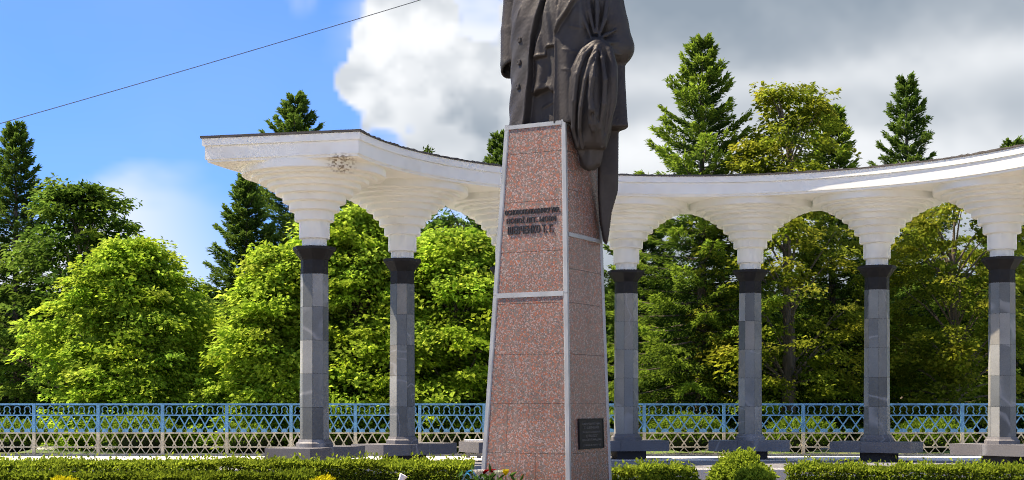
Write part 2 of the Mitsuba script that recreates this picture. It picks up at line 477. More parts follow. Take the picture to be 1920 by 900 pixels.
def lettering(key, text, face, a, z, height, width, depth, bsdf, lift, bold=True):
    m = meshkit.text_mesh(text, height, depth, bold)
    lo, hi = m.bounds
    m.apply_translation((-(lo[0] + hi[0]) / 2, 0, lift))
    m.apply_scale([width / (hi[0] - lo[0]), 1, 1])
    m.apply_transform(face_frame(face, a, z))
    return put(key, m, bsdf)


for text, a, z, h, w in (('ОСНОВОПОЛОЖНИКУ УКР.', .50, 4.228, .066, .86), ('НОВОЇ ЛІТ. МОВИ', .485, 4.105, .070, .77), ('ШЕВЧЕНКО Т. Г.', .485, 3.955, .105, .72)):
    k = lettering('granite_pedestal__inscription', text, 0, a, z, h, w, .016, 'letter_black', .003)
m = box(.80, .425, .024, (0, 0, .012)); m.apply_transform(face_frame(1, .52, 1.165))
put('granite_pedestal__plaque', m, 'plaque_black')
bev = []
for sx, sy, px, py in ((.80, .012, 0, .2065), (.80, .012, 0, -.2065), (.016, .40, .392, 0), (.016, .40, -.392, 0)):
    b_ = box(sx, sy, .008, (px, py, .0285)); bev.append(b_)
m = cat(bev); m.apply_transform(face_frame(1, .52, 1.165))
put('granite_pedestal__plaque__rim', m, 'plaque_black')
lines = []
for text, h, w, dy in (('ЦЕЙ ПАМ’ЯТНИК', .026, .30, .125), ('Т. ШЕВЧЕНКУ', .032, .25, .070), ('УРОЧИСТО ВІДКРИТО', .021, .30, .012), ('СТОЛІТ', .032, .185, -.048), ('МІСТА ГРОМАДОЮ', .026, .31, -.098), ('ТРАВЕНЬ РОКУ 92', .022, .29, -.172)):
    g = meshkit.text_mesh(text, h, .003, True)
    lo, hi = g.bounds
    g.apply_translation((-(lo[0] + hi[0]) / 2, 0, .025)); g.apply_scale([2.0 * w / (hi[0] - lo[0]), 1, 1]); g.apply_translation((0, dy, 0))
    lines.append(g)
for m in lines:
    m.apply_transform(face_frame(1, .52, 1.165))
    put('granite_pedestal__plaque__lettering', m, 'plaque_letter')
tag('granite_pedestal', 'tall tapering pedestal of speckled red granite edged with grey metal strips', 'pedestal')
tag('granite_pedestal__plaque', 'small black plaque low on the shaded side')

# ------------------------------------------------------------------ bronze statue, sculpted as a distance field
H_ = .0125
gx, gy, gz = np.arange(-.30, 1.86, H_), np.arange(19.45, 21.35, H_), np.arange(3.72, 8.95, H_)
FLD = np.full((len(gx), len(gy), len(gz)), 1.0, np.float32)


def region(lo, hi):
    s = []
    for g, a, b in zip((gx, gy, gz), lo, hi):
        i, j = np.searchsorted(g, a), np.searchsorted(g, b)
        s.append(slice(max(i, 0), max(j, i + 1)))
    s = tuple(s)
    return s, gx[s[0]][:, None, None].astype(np.float32), gy[s[1]][None, :, None].astype(np.float32), gz[s[2]][None, None, :].astype(np.float32)


def smin(a, b, k):
    if k <= 0:
        return np.minimum(a, b)
    h = np.clip(.5 + .5 * (b - a) / k, 0, 1)
    return b + (a - b) * h - k * h * (1 - h)


def smax(a, b, k):
    return -smin(-a, -b, k)


def capsule(x, y, z, p, q, r0, r1):
    p, q = np.asarray(p, np.float32), np.asarray(q, np.float32)
    d = q - p
    t = np.clip(((x - p[0]) * d[0] + (y - p[1]) * d[1] + (z - p[2]) * d[2]) / (d @ d), 0, 1)
    return np.sqrt((x - p[0] - t * d[0]) ** 2 + (y - p[1] - t * d[1]) ** 2 + (z - p[2] - t * d[2]) ** 2) - (r0 + (r1 - r0) * t)


def chain(pts, k=.03, sub=False):
    """pts: (px, py, Y, radius) joints; added to the field (or cut from it) with a soft seam."""
    P3 = [(at(a, b, c), r) for a, b, c, r in pts]
    lo = np.min([p - r for p, r in P3], axis=0) - .10
    hi = np.max([p + r for p, r in P3], axis=0) + .10
    s, x, y, z = region(lo, hi)
    f = None
    for (p, r), (q, r2) in zip(P3[:-1], P3[1:]):
        g = capsule(x, y, z, p, q, r, r2)
        f = g if f is None else smin(f, g, .02)
    FLD[s] = smax(FLD[s], -f, k) if sub else smin(FLD[s], f, k)


def ss(a, b, x):
    t = np.clip((x - a) / (b - a), 0, 1)
    return t * t * (3 - 2 * t)


def poly_plate(poly, Yc, half, rnd, k, bulge=None):
    """A thick rounded plate: its outline drawn in the plane that faces us at distance Yc(z)."""
    poly = np.array(poly, float)
    Ym = Yc if np.isscalar(Yc) else np.mean([c for _, c in Yc])
    W = np.array([at(a, b, Ym)[[0, 2]] for a, b in poly])
    lo, hi = W.min(0) - .08, W.max(0) + .08
    s, x, y, z = region((lo[0], Ym - half - .3, lo[1]), (hi[0], Ym + half + .3, hi[1]))
    X2, Z2 = np.broadcast_arrays(x[:, 0, :], z[:, 0, :])
    d = np.full(X2.shape, 1e9); sg = np.ones(X2.shape)
    n = len(W)
    for i in range(n):
        a, b = W[i], W[(i + 1) % n]
        e = b - a
        wx, wz = X2 - a[0], Z2 - a[1]
        t = np.clip((wx * e[0] + wz * e[1]) / (e @ e), 0, 1)
        d = np.minimum(d, (wx - t * e[0]) ** 2 + (wz - t * e[1]) ** 2)
        c1, c2, c3 = Z2 >= a[1], Z2 < b[1], e[0] * wz > e[1] * wx
        sg = np.where((c1 & c2 & c3) | (~c1 & ~c2 & ~c3), -sg, sg)
    d2 = (sg * np.sqrt(d)).astype(np.float32)[:, None, :] + rnd
    yc = Ym if np.isscalar(Yc) else np.interp(z, [a for a, _ in sorted((EYE + (755 - q[0]) * Ym / FOC, q[1]) for q in Yc)], [b for _, b in sorted((EYE + (755 - q[0]) * Ym / FOC, q[1]) for q in Yc)])
    dz = np.abs(y - yc) - half + rnd
    f = np.minimum(np.maximum(d2, dz), 0) + np.sqrt(np.maximum(d2, 0) ** 2 + np.maximum(dz, 0) ** 2) - rnd
    if bulge is not None:
        px = 960 + x * FOC / Ym; py = 755 - (z - EYE) * FOC / Ym
        f = f - bulge(px, py) * (y < yc)
    FLD[s] = smin(FLD[s], f.astype(np.float32), k)


TC = np.array([.786, 20.40])
LUpx = np.array([930, 957, 964, 984, 1007, 1033, 1072, 1105, 1140]); LUv = np.array([-.92, -.68, -.60, -.37, -.15, .075, .37, .60, .86])


def torso():
    s, x, y, z = region((-.2, 19.5, 5.36), (1.8, 21.3, 8.2))
    lu = (x - TC[0]) * U[0] + (y - TC[1]) * U[1]
    lv = (x - TC[0]) * Vb[0] + (y - TC[1]) * Vb[1]
    zz = z[0, 0]
    A = np.interp(zz, [5.36, 5.6, 6.2, 7.0, 7.45, 7.70, 7.86, 8.0], [.90, .875, .84, .84, .80, .62, .34, .18])[None, None, :]
    B = np.interp(zz, [5.36, 5.6, 6.2, 7.0, 7.45, 7.70, 7.86, 8.0], [.545, .54, .53, .53, .47, .38, .27, .16])[None, None, :]
    q = ((np.abs(lu / A)) ** 2.3 + (np.abs(lv / B)) ** 2.3) ** (1 / 2.3)
    f = (q - 1) * B
    px = np.interp(lu, LUv, LUpx)
    py = 755 - (z - EYE) * 134.3
    py1 = py[0, 0]
    C = lambda *pts: np.interp(py1, [p[1] for p in pts], [p[0] for p in pts])[None, None, :]
    xl = C((1040, -90), (1007, 0), (990, 70), (985, 150), (978, 235))
    xr = C((1046, -90), (1041, 0), (1030, 75), (1028, 235))
    xo = C((1115, -90), (1078, 0), (1060, 28), (1044, 50), (1033, 70), (1029, 90))
    m = ss(xl - 1.6, xl + 1.2, px) * (1 - ss(xr - 1.2, xr + 1.6, px))
    hem = 171 + 3.5 * np.sin((px - 985) / 5.2) + 2 * np.sin(px / 2.9)
    vest = 1 - ss(hem - 1.5, hem + 1.5, py)
    fold = .022 * np.sin((px - 990) / 3.9 + py * .035) * ss(95, 165, py) + .02 * ss(150, 171, py) + .010 * np.sin((px - 1004) / 5.0 - py * .03) * ss(20, 60, py)
    slot = np.exp(-np.maximum(px - xl - 1, 0) / 3.0) * (1 - .55 * ss(60, 120, py))
    h_in = (-.055 + fold - .09 * slot) * vest + (-.15 + .02 * np.exp(-((py - 197 + (px - 1010) * .35) / 2.2) ** 2) * ss(996, 1003, px) + .015 * np.sin(px / 7)) * (1 - vest)
    scl = C((1030, -90), (1013, 0), (1003, 60), (990, 111))
    scarf = ss(scl - 1.5, scl + 1.5, px) * (1 - ss(np.where(px < 1014, 110, 95) - 1.5 - (px - 1000) * .12, np.where(px < 1014, 110, 95) + 1.5 - (px - 1000) * .12, py))
    h_in = h_in + scarf * (.050 + .012 * np.sin((px - py * .12) / 3.2)) + .02 * scarf * np.exp(-((py - np.where(px < 1014, 106, 91)) / 2.5) ** 2)
    lap = ss(xr - 1, xr + 1.5, px) * (1 - ss(xo - 1.3, xo + 1.3, px)) * (1 - ss(66, 80, py))
    groove = np.exp(-np.maximum(px - xo, 0) / 5) * (px > xo - 1) * (1 - ss(60, 85, py))
    h_out = lap * (.050 + .02 * np.exp(-((px - xo) / 6) ** 2)) - .035 * groove
    right = ss(1034, 1044, px)
    h_out = h_out + right * (.022 * np.cos((px - 1053 - (py - 110) * .05) / 7.5) * ss(70, 120, py) + .016 * np.sin((px - py * .22) / 8.0) * (1 - ss(40, 110, py)))
    for yy, x0, x1 in ((58, 1060, 1078), (101, 1048, 1072), (137, 1046, 1062)):
        h_out = h_out + .012 * np.exp(-((py - yy - .25 * (px - x0)) / 1.8) ** 2) * ss(x0 - 4, x0, px) * (1 - ss(x1, x1 + 4, px))
    edge = np.exp(-((px - xr - 1.5) / 2.2) ** 2) * ss(60, 90, py) * .02 + np.exp(-((px - xl + 2) / 2.2) ** 2) * .018
    leftp = 1 - ss(xl - 3, xl, px)
    h_out = h_out + edge + leftp * (.006 * np.sin(py / 9 + px / 5) + .02 * np.exp(-((px - 967 + (py - 18) * .25) / 2.0) ** 2) * np.exp(-((py - 15) / 12) ** 2))
    h = h_in * m + h_out * (1 - m) - .20 * ss(.26, .72, lu) * (1 - ss(7.1, 7.5, z))
    f = f - np.where(lv < .15, h * ss(.15, -.1, lv), 0)
    f = smax(f, 5.455 - z, .012)
    FLD[s] = smin(FLD[s], f.astype(np.float32), .02)


# viewer's left sleeve, hand pushed back into the coat pocket
chain([(994, -62, 20.80, .25), (972, 0, 20.85, .215), (963, 60, 20.85, .185), (959, 120, 20.80, .160), (960, 165, 20.76, .15)], .035)


def cut_plane(p0, n, lo, hi, k=.012):
    s, x, y, z = region(lo, hi)
    g = (x - p0[0]) * n[0] + (y - p0[1]) * n[1] + (z - p0[2]) * n[2]
    body = FLD[s]
    FLD[s] = smax(body, g.astype(np.float32), k)


c0 = at(957, 131, 20.78)
nn = np.array([.22, -.55, -.80]); nn /= np.linalg.norm(nn)
cut_plane(c0, nn, c0 - [.35, .4, .5], c0 + [.30, .4, .12])
chain([(958, 175, 20.74, .10), (958, 118, 20.80, .118), (960, 96, 20.82, .10)], .008, sub=True)
chain([(962, 70, 20.84, .07), (960, 112, 20.80, .068), (966, 132, 20.70, .06), (976, 150, 20.55, .06)], .01)
torso()
# viewer's right arm: shoulder, elbow, forearm in front of the hip
chain([(1085, -62, 20.20, .27), (1112, -45, 20.22, .30), (1126, 0, 20.20, .275), (1145, 50, 20.18, .25), (1157, 90, 20.20, .232)], .06)
chain([(1157, 90, 20.20, .232), (1134, 92, 20.02, .18), (1112, 84, 19.90, .12)], .05)
# creases of the sleeve running into the gathered elbow
for pts in ([(1121, 74, 19.84, .012), (1136, 66, 19.83, .030), (1154, 56, 19.93, .018)], [(1121, 82, 19.82, .014), (1138, 81, 19.80, .032), (1160, 80, 19.95, .020)],
            [(1123, 90, 19.82, .012), (1138, 97, 19.83, .030), (1162, 102, 19.99, .018)], [(1100, -30, 19.93, .034), (1104, 20, 19.87, .036), (1114, 62, 19.82, .018)],
            [(1084, -30, 19.90, .034), (1088, 20, 19.85, .036), (1108, 70, 19.79, .016)], [(1118, -30, 19.92, .034), (1120, 20, 19.88, .038), (1119, 62, 19.83, .016)],
            [(1138, 0, 19.94, .034), (1134, 36, 19.88, .036), (1123, 68, 19.83, .016)]):
    chain(pts, .018)
for pts in ([(1122, 78, 19.77, .010), (1140, 73, 19.78, .022), (1160, 68, 19.92, .010)], [(1122, 86, 19.76, .010), (1140, 89, 19.78, .022), (1160, 92, 19.94, .010)],
            [(1110, -30, 19.86, .018), (1112, 20, 19.81, .026), (1117, 60, 19.80, .012)], [(1128, -10, 19.86, .018), (1128, 30, 19.82, .026), (1122, 62, 19.80, .012)],
            [(1094, -30, 19.86, .018), (1096, 20, 19.79, .026), (1110, 66, 19.78, .012)]):
    chain(pts, .015, sub=True)


# overcoat draped over the forearm
def bul(px, py):
    cx = np.interp(py, [80, 140, 220, 320], [1118, 1112, 1110, 1108])
    return (.030 * np.cos((px - cx) / np.interp(py, [80, 130, 260], [3.2, 6.2, 9.5])) * ss(84, 110, py) * (1 - ss(250, 285, py))).astype(np.float32)


poly_plate([(1112, 72), (1089, 96), (1076, 128), (1071, 180), (1069, 228), (1073, 256), (1080, 278), (1137, 278), (1146, 248), (1152, 195), (1155, 130), (1148, 92), (1128, 72)],
           [(75, 19.86), (150, 19.80), (220, 19.84), (280, 19.98)], .15, .10, .012, bul)
poly_plate([(1083, 262), (1085, 290), (1088, 310), (1097, 317), (1115, 318), (1126, 310), (1129, 290), (1131, 262)], [(255, 20.00), (320, 20.10)], .105, .06, .012, lambda px, py: (.024 * np.cos((px - 1107 + (py - 290) * .1) / 4.5)).astype(np.float32))
for pts in ([(1117, 82, 19.72, .018), (1095, 102, 19.65, .034), (1082, 140, 19.64, .038), (1077, 190, 19.67, .040), (1075, 240, 19.76, .034), (1083, 276, 19.86, .02)],
            [(1118, 86, 19.68, .018), (1107, 112, 19.60, .030), (1096, 150, 19.58, .034), (1088, 200, 19.61, .038), (1086, 240, 19.70, .034), (1092, 278, 19.84, .024)],
            [(1121, 84, 19.68, .018), (1113, 108, 19.58, .036), (1110, 145, 19.55, .044), (1106, 180, 19.58, .042), (1109, 205, 19.60, .056), (1116, 232, 19.66, .050), (1113, 262, 19.80, .030)],
            [(1123, 84, 19.70, .018), (1129, 110, 19.63, .032), (1134, 150, 19.61, .038), (1132, 195, 19.65, .040), (1124, 240, 19.74, .034), (1128, 276, 19.86, .024)],
            [(1124, 80, 19.76, .018), (1141, 110, 19.75, .038), (1147, 150, 19.75, .038), (1144, 205, 19.79, .03)],
            [(1103, 208, 19.62, .024), (1105, 232, 19.64, .026), (1112, 244, 19.68, .026), (1119, 232, 19.64, .024), (1118, 208, 19.63, .024)]):
    chain(pts, .014)
for pts in ([(1116, 94, 19.62, .014), (1100, 112, 19.57, .026), (1089, 150, 19.56, .034), (1082, 205, 19.60, .030), (1080, 258, 19.74, .022)], [(1119, 94, 19.60, .014), (1110, 118, 19.54, .022), (1103, 150, 19.51, .030), (1097, 200, 19.54, .036), (1099, 255, 19.70, .030)],
            [(1122, 92, 19.60, .014), (1121, 118, 19.53, .026), (1122, 165, 19.52, .036), (1123, 205, 19.56, .030), (1119, 262, 19.74, .024)], [(1131, 100, 19.66, .012), (1142, 135, 19.62, .028), (1143, 190, 19.68, .028), (1135, 250, 19.80, .02)], [(1111, 212, 19.585, .018), (1111, 232, 19.60, .018)]):
    chain(pts, .012, sub=True)
# the long coat tail down the side of the pedestal
poly_plate([(1128, 100), (1171, 108), (1171, 234), (1159, 246), (1158, 360), (1147, 398), (1142, 440), (1139, 458), (1132, 450), (1125, 412), (1122, 370), (1121, 300), (1112, 200)],
           [(100, 20.52), (240, 20.50), (330, 20.52), (458, 20.66)], .12, .035, .03)
# head and neck (above the picture's edge)
chain([(1062, -60, 20.42, .17), (1058, -110, 20.36, .16)], .06)
for p, q, r0, r1 in (((.74, 20.40, 8.28), (.72, 20.32, 8.46), .215, .25), ((.70, 20.28, 8.22), (.68, 20.24, 8.30), .14, .17)):
    s, x, y, z = region(np.minimum(p, q) - .4, np.maximum(p, q) + .4)
    FLD[s] = smin(FLD[s], capsule(x, y, z, p, q, r0, r1), .05)
hd = np.array([.72, 20.32, 8.34])
FRT = np.append(-Vb, 0); RGT = np.append(U, 0); UP = np.array([0, 0, 1.])
for p, q, r0, r1 in ((hd + FRT * .24 + UP * .06, hd + FRT * .285 - UP * .03, .03, .042), (hd + FRT * .23 - UP * .075 - RGT * .09, hd + FRT * .26 - UP * .06, .03, .04), (hd + FRT * .23 - UP * .075 + RGT * .09, hd + FRT * .26 - UP * .06, .03, .04),
                     (hd + FRT * .22 - UP * .125 - RGT * .05, hd + FRT * .22 - UP * .125 + RGT * .05, .026, .026), (hd + RGT * .24 + UP * .04, hd + RGT * .24 - UP * .06, .045, .03), (hd - RGT * .24 + UP * .04, hd - RGT * .24 - UP * .06, .045, .03),
                     (hd + FRT * .21 + UP * .10 - RGT * .10, hd + FRT * .235 + UP * .105 - RGT * .03, .03, .03), (hd + FRT * .21 + UP * .10 + RGT * .10, hd + FRT * .235 + UP * .105 + RGT * .03, .03, .03)):
    s, x, y, z = region(np.minimum(p, q) - .2, np.maximum(p, q) + .2)
    FLD[s] = smin(FLD[s], capsule(x, y, z, p, q, r0, r1), .02)


def surface_nets(f, org, h):
    sgn = f < 0
    c = [sgn[i:f.shape[0] - 1 + i, j:f.shape[1] - 1 + j, k:f.shape[2] - 1 + k] for i in (0, 1) for j in (0, 1) for k in (0, 1)]
    n = sum(a.astype(np.int8) for a in c)
    act = (n > 0) & (n < 8)
    idx = np.full(act.shape, -1, np.int64)
    I = np.argwhere(act)
    idx[act] = np.arange(len(I))
    acc, cnt = np.zeros((len(I), 3)), np.zeros(len(I))
    cor = [np.array(o) for o in np.ndindex(2, 2, 2)]
    val = [f[tuple((I + o).T)] for o in cor]
    for a in range(8):
        for b in range(a + 1, 8):
            if np.abs(cor[a] - cor[b]).sum() != 1:
                continue
            x = (val[a] < 0) != (val[b] < 0)
            t = (val[a] / (val[a] - val[b] + 1e-20))[x]
            acc[x] += cor[a] + t[:, None] * (cor[b] - cor[a])
            cnt[x] += 1
    V = (I + acc / cnt[:, None]) * h + org
    F = []
    for ax in range(3):
        o1, o2 = [k for k in range(3) if k != ax]
        sl0 = [slice(1, -1)] * 3; sl1 = [slice(1, -1)] * 3
        sl0[ax] = slice(0, -1); sl1[ax] = slice(1, None)
        a, b = sgn[tuple(sl0)], sgn[tuple(sl1)]
        E = np.argwhere(a != b)
        inside = a[tuple(E.T)]
        E = E + np.array([0 if k == ax else 1 for k in range(3)])
        d1, d2 = np.eye(3, dtype=int)[o1], np.eye(3, dtype=int)[o2]
        q = np.stack([idx[tuple((E - d1 - d2).T)], idx[tuple((E - d2).T)], idx[tuple(E.T)], idx[tuple((E - d1).T)]], 1)
        flip = inside if ax != 1 else ~inside
        q = np.where(flip[:, None], q, q[:, ::-1])
        F += [q[:, [0, 1, 2]], q[:, [0, 2, 3]]]
    return trimesh.Trimesh(V, np.vstack(F), process=False)


from scipy.ndimage import gaussian_filter
FLD = gaussian_filter(np.clip(FLD, -.08, .08), .5)
FLD[[0, -1]] = 1; FLD[:, [0, -1]] = 1; FLD[:, :, [0, -1]] = 1
sm = surface_nets(FLD, np.array([gx[0], gy[0], gz[0]]), H_)
from scipy.sparse import coo_matrix
ed = np.vstack([sm.faces[:, [0, 1]], sm.faces[:, [1, 2]], sm.faces[:, [2, 0]]])
W_ = coo_matrix((np.ones(2 * len(ed)), (np.r_[ed[:, 0], ed[:, 1]], np.r_[ed[:, 1], ed[:, 0]])), (len(sm.vertices),) * 2).tocsr()
vv, deg = np.array(sm.vertices), np.asarray(W_.sum(1)).ravel()[:, None]
for _ in range(1):
    vv = vv + .5 * (W_ @ vv / np.maximum(deg, 1) - vv)
sm = trimesh.Trimesh(vv, sm.faces, process=False)
put('bronze_statue__figure', sm, 'bronze', smooth=True)
for px, py in ((970, 70), (969, 112), (967, 157)):
    lu = np.interp(px, LUpx, LUv); z = EYE + (755 - py) / 134.3
    lv = -.533 * (1 - abs(lu / .84) ** 2.3) ** (1 / 2.3) - .012
    c = np.append(TC + lu * U + lv * Vb, z)
    nrm = np.append(lu / .84 ** 2 * U + lv / .53 ** 2 * Vb, 0); nrm /= np.linalg.norm(nrm)
    b = trimesh.creation.revolve(np.array([(0, -.02), (.040, -.02), (.043, .0), (.036, .014), (.022, .016), (.018, .011), (0, .011)]), sections=20)
    b.apply_transform(frame(c, np.cross([0, 0, 1], nrm), [0, 0, 1], nrm))
    put('bronze_statue__coat_button', b, 'bronze', smooth=40)
tag('bronze_statue', 'dark bronze figure in an open coat, overcoat over its arm, standing on the pedestal', 'statue')
del FLD

# ------------------------------------------------------------------ railing
RY = 32.5
PX = FOC / RY
rail_sections = []


def bar(p, q, w, d):
    p, q = np.asarray(p, float), np.asarray(q, float)
    L = np.linalg.norm(q - p)
    m = box(L, d, w)
    ex = (q - p) / L; ey = np.array([0, 1., 0]); ez = np.cross(ex, ey)
    m.apply_transform(frame((p + q) / 2, ex, ey, ez))
    return m


def railing_section(key, x0, W, y0):
    n = 6
    stp = (W - .07) / n
    xa = x0 + .07
    P_ = lambda m, nm: put(f'{key}__{nm}', m, 'fence_paint')
    P_(box(.07, .07, 1.185, (x0 + .035, y0, TZ + .5925)), 'post')
    for z, h in ((1.565, .045), (1.315, .03), (.915, .028), (.60, .03), (.425, .045)):
        P_(box(W - .07, .05 if h > .04 else .034, h, (xa + (W - .07) / 2, y0, z)), 'rail')
    zt, zb = 1.30, .615
    sl = stp * 2.35 / (zt - zb) * 0.72
    x1 = x0 + W

    def clip(xs_, zs_, xe, ze):
        """Cuts a slanting bar at the posts."""
        t0, t1 = 0.0, 1.0
        for lim, sgn in ((xa, 1), (x1, -1)):
            fa, fb = (xs_ - lim) * sgn, (xe - lim) * sgn
            if fa < 0 and fb < 0:
                return None
            if fa < 0:
                t0 = max(t0, fa / (fa - fb))
            if fb < 0:
                t1 = min(t1, fa / (fa - fb))
        if t1 - t0 < .08:
            return None
        return (xs_ + (xe - xs_) * t0, zs_ + (ze - zs_) * t0), (xs_ + (xe - xs_) * t1, zs_ + (ze - zs_) * t1)
    dx = sl * (zt - zb)
    for k in range(-2, n + 3):
        tx = xa + (k + .5) * stp
        for sgn, yo in ((1, -.007), (-1, .007)):
            c = clip(tx, zt, tx + sgn * dx, zb)
            if c:
                P_(bar((c[0][0], y0 + yo, c[0][1]), (c[1][0], y0 + yo, c[1][1]), .026, .013), 'slanted_bar')
    for k in range(n):                      # horseshoe arches under the top rail
        cx = xa + (k + .5) * stp
        th = np.linspace(-.25 * np.pi, 1.25 * np.pi, 12)
        r = stp * .29
        pts = np.stack([cx + r * np.cos(th), np.full(12, y0), 1.455 + r * .95 * np.sin(th)], 1)
        pts = np.vstack([[cx + r * 1.25, y0, 1.335], pts, [cx - r * 1.25, y0, 1.335]])
        P_(tube(pts, .013, 5), 'arch')
    for k in range(n):                      # half-round leaves on the middle rail
        cx = xa + (k + .5) * stp
        th = np.linspace(0, np.pi, 10)
        pg = Polygon(np.vstack([np.stack([stp * .30 * np.cos(th), .085 * np.sin(th)], 1)]))
        m = trimesh.creation.extrude_polygon(pg, .028, engine='earcut')
        m.apply_transform(frame((cx, y0 + .014, .931), (1, 0, 0), (0, 0, 1), (0, -1, 0)))
        P_(m, 'half_round_leaf')
    for k in range(n * 2):                  # small crossed bars over the bottom rail
        cx = xa + (k + .5) * stp / 2
        s_ = stp * .22 * (1 if k % 2 else -1)
        P_(bar((cx - s_, y0, .446), (cx + s_, y0, .587), .018, .012), 'small_bar')


sec_px = []
a = 543
while a > -130:
    sec_px.append((a - 120.5, a)); a -= 120.5
sec_px = sec_px[::-1]
a = 543
while a < 890:
    sec_px.append((a, a + 120.5)); a += 120.5
while a < 2060:
    w = 149 if a > 1000 else (1208 - 904.5) / 2
    sec_px.append((a, a + w)); a += w
where = {}
for n_, (a, b) in enumerate(sec_px):
    key = 'railing_section' if n_ == 0 else f'railing_section_{n_:03d}'
    where[key] = (a, b)
    railing_section(key, (a - 960) / PX, (b - a) / PX, RY)
names = sorted(where, key=lambda k: where[k][0])
ords = ['first', 'second', 'third', 'fourth', 'fifth', 'sixth', 'seventh', 'eighth', 'ninth', 'tenth', 'eleventh', 'twelfth', 'thirteenth', 'fourteenth', 'fifteenth', 'sixteenth', 'seventeenth']
vis = [k for k in names if where[k][1] > 0 and where[k][0] < 1920]
for n_, k in enumerate(vis):
    tag(k, f'{ords[n_]} railing section from the left edge of the view, blue above and cream below', 'railing', 'two-tone railing sections behind the colonnade')
for k in names:
    if k not in vis:
        for q in [q for q in scene if q == k or q.startswith(k + '__')]:
            del scene[q]

# a pale stone block by the railing and a small one
m = box(.40, .30, .22, (0, 0, 0)); m.apply_translation(at(888, 844, 31.3))
m.vertices[:, 2] -= m.bounds[0, 2] - .585
put('stone_bench__seat', m, 'pale_stone')
for dx in (-.12, .12):
    put('stone_bench__leg', box(.09, .22, .185, (m.centroid[0] + dx, 31.3, TZ + .0925)), 'plinth_stone')
tag('stone_bench', 'small pale stone seat on the terrace just left of the pedestal, before the railing', 'bench')


# ------------------------------------------------------------------ foliage
def leaves(pos, dirn, nrm, ln, wd, col, fold=.25):
    """Diamond leaves, bent along the rib: 4 points, 2 triangles each."""
    n = len(pos)
    dirn = dirn / (np.linalg.norm(dirn, axis=1, keepdims=True) + 1e-9)
    side = np.cross(dirn, nrm)
    side /= np.linalg.norm(side, axis=1, keepdims=True) + 1e-9
    up = np.cross(side, dirn)
    ln, wd = np.broadcast_to(ln, n)[:, None], np.broadcast_to(wd, n)[:, None]
    V = np.empty((n, 4, 3))
    V[:, 0] = pos
    V[:, 1] = pos + dirn * ln * .5 + side * wd * .5 + up * wd * fold
    V[:, 2] = pos + dirn * ln
    V[:, 3] = pos + dirn * ln * .5 - side * wd * .5 + up * wd * fold
    F = (np.arange(n)[:, None, None] * 4 + np.array([[0, 1, 2], [0, 2, 3]])[None]).reshape(-1, 3)
    return V.reshape(-1, 3), F, np.repeat(np.clip(col, 0, 1), 4, axis=0)


def unit(v):
    return v / (np.linalg.norm(v, axis=-1, keepdims=True) + 1e-9)


def put_leaves(key, V, F, C, bsdf='leaf'):
    return put(key, trimesh.Trimesh(V, F, process=False), bsdf, color=C)


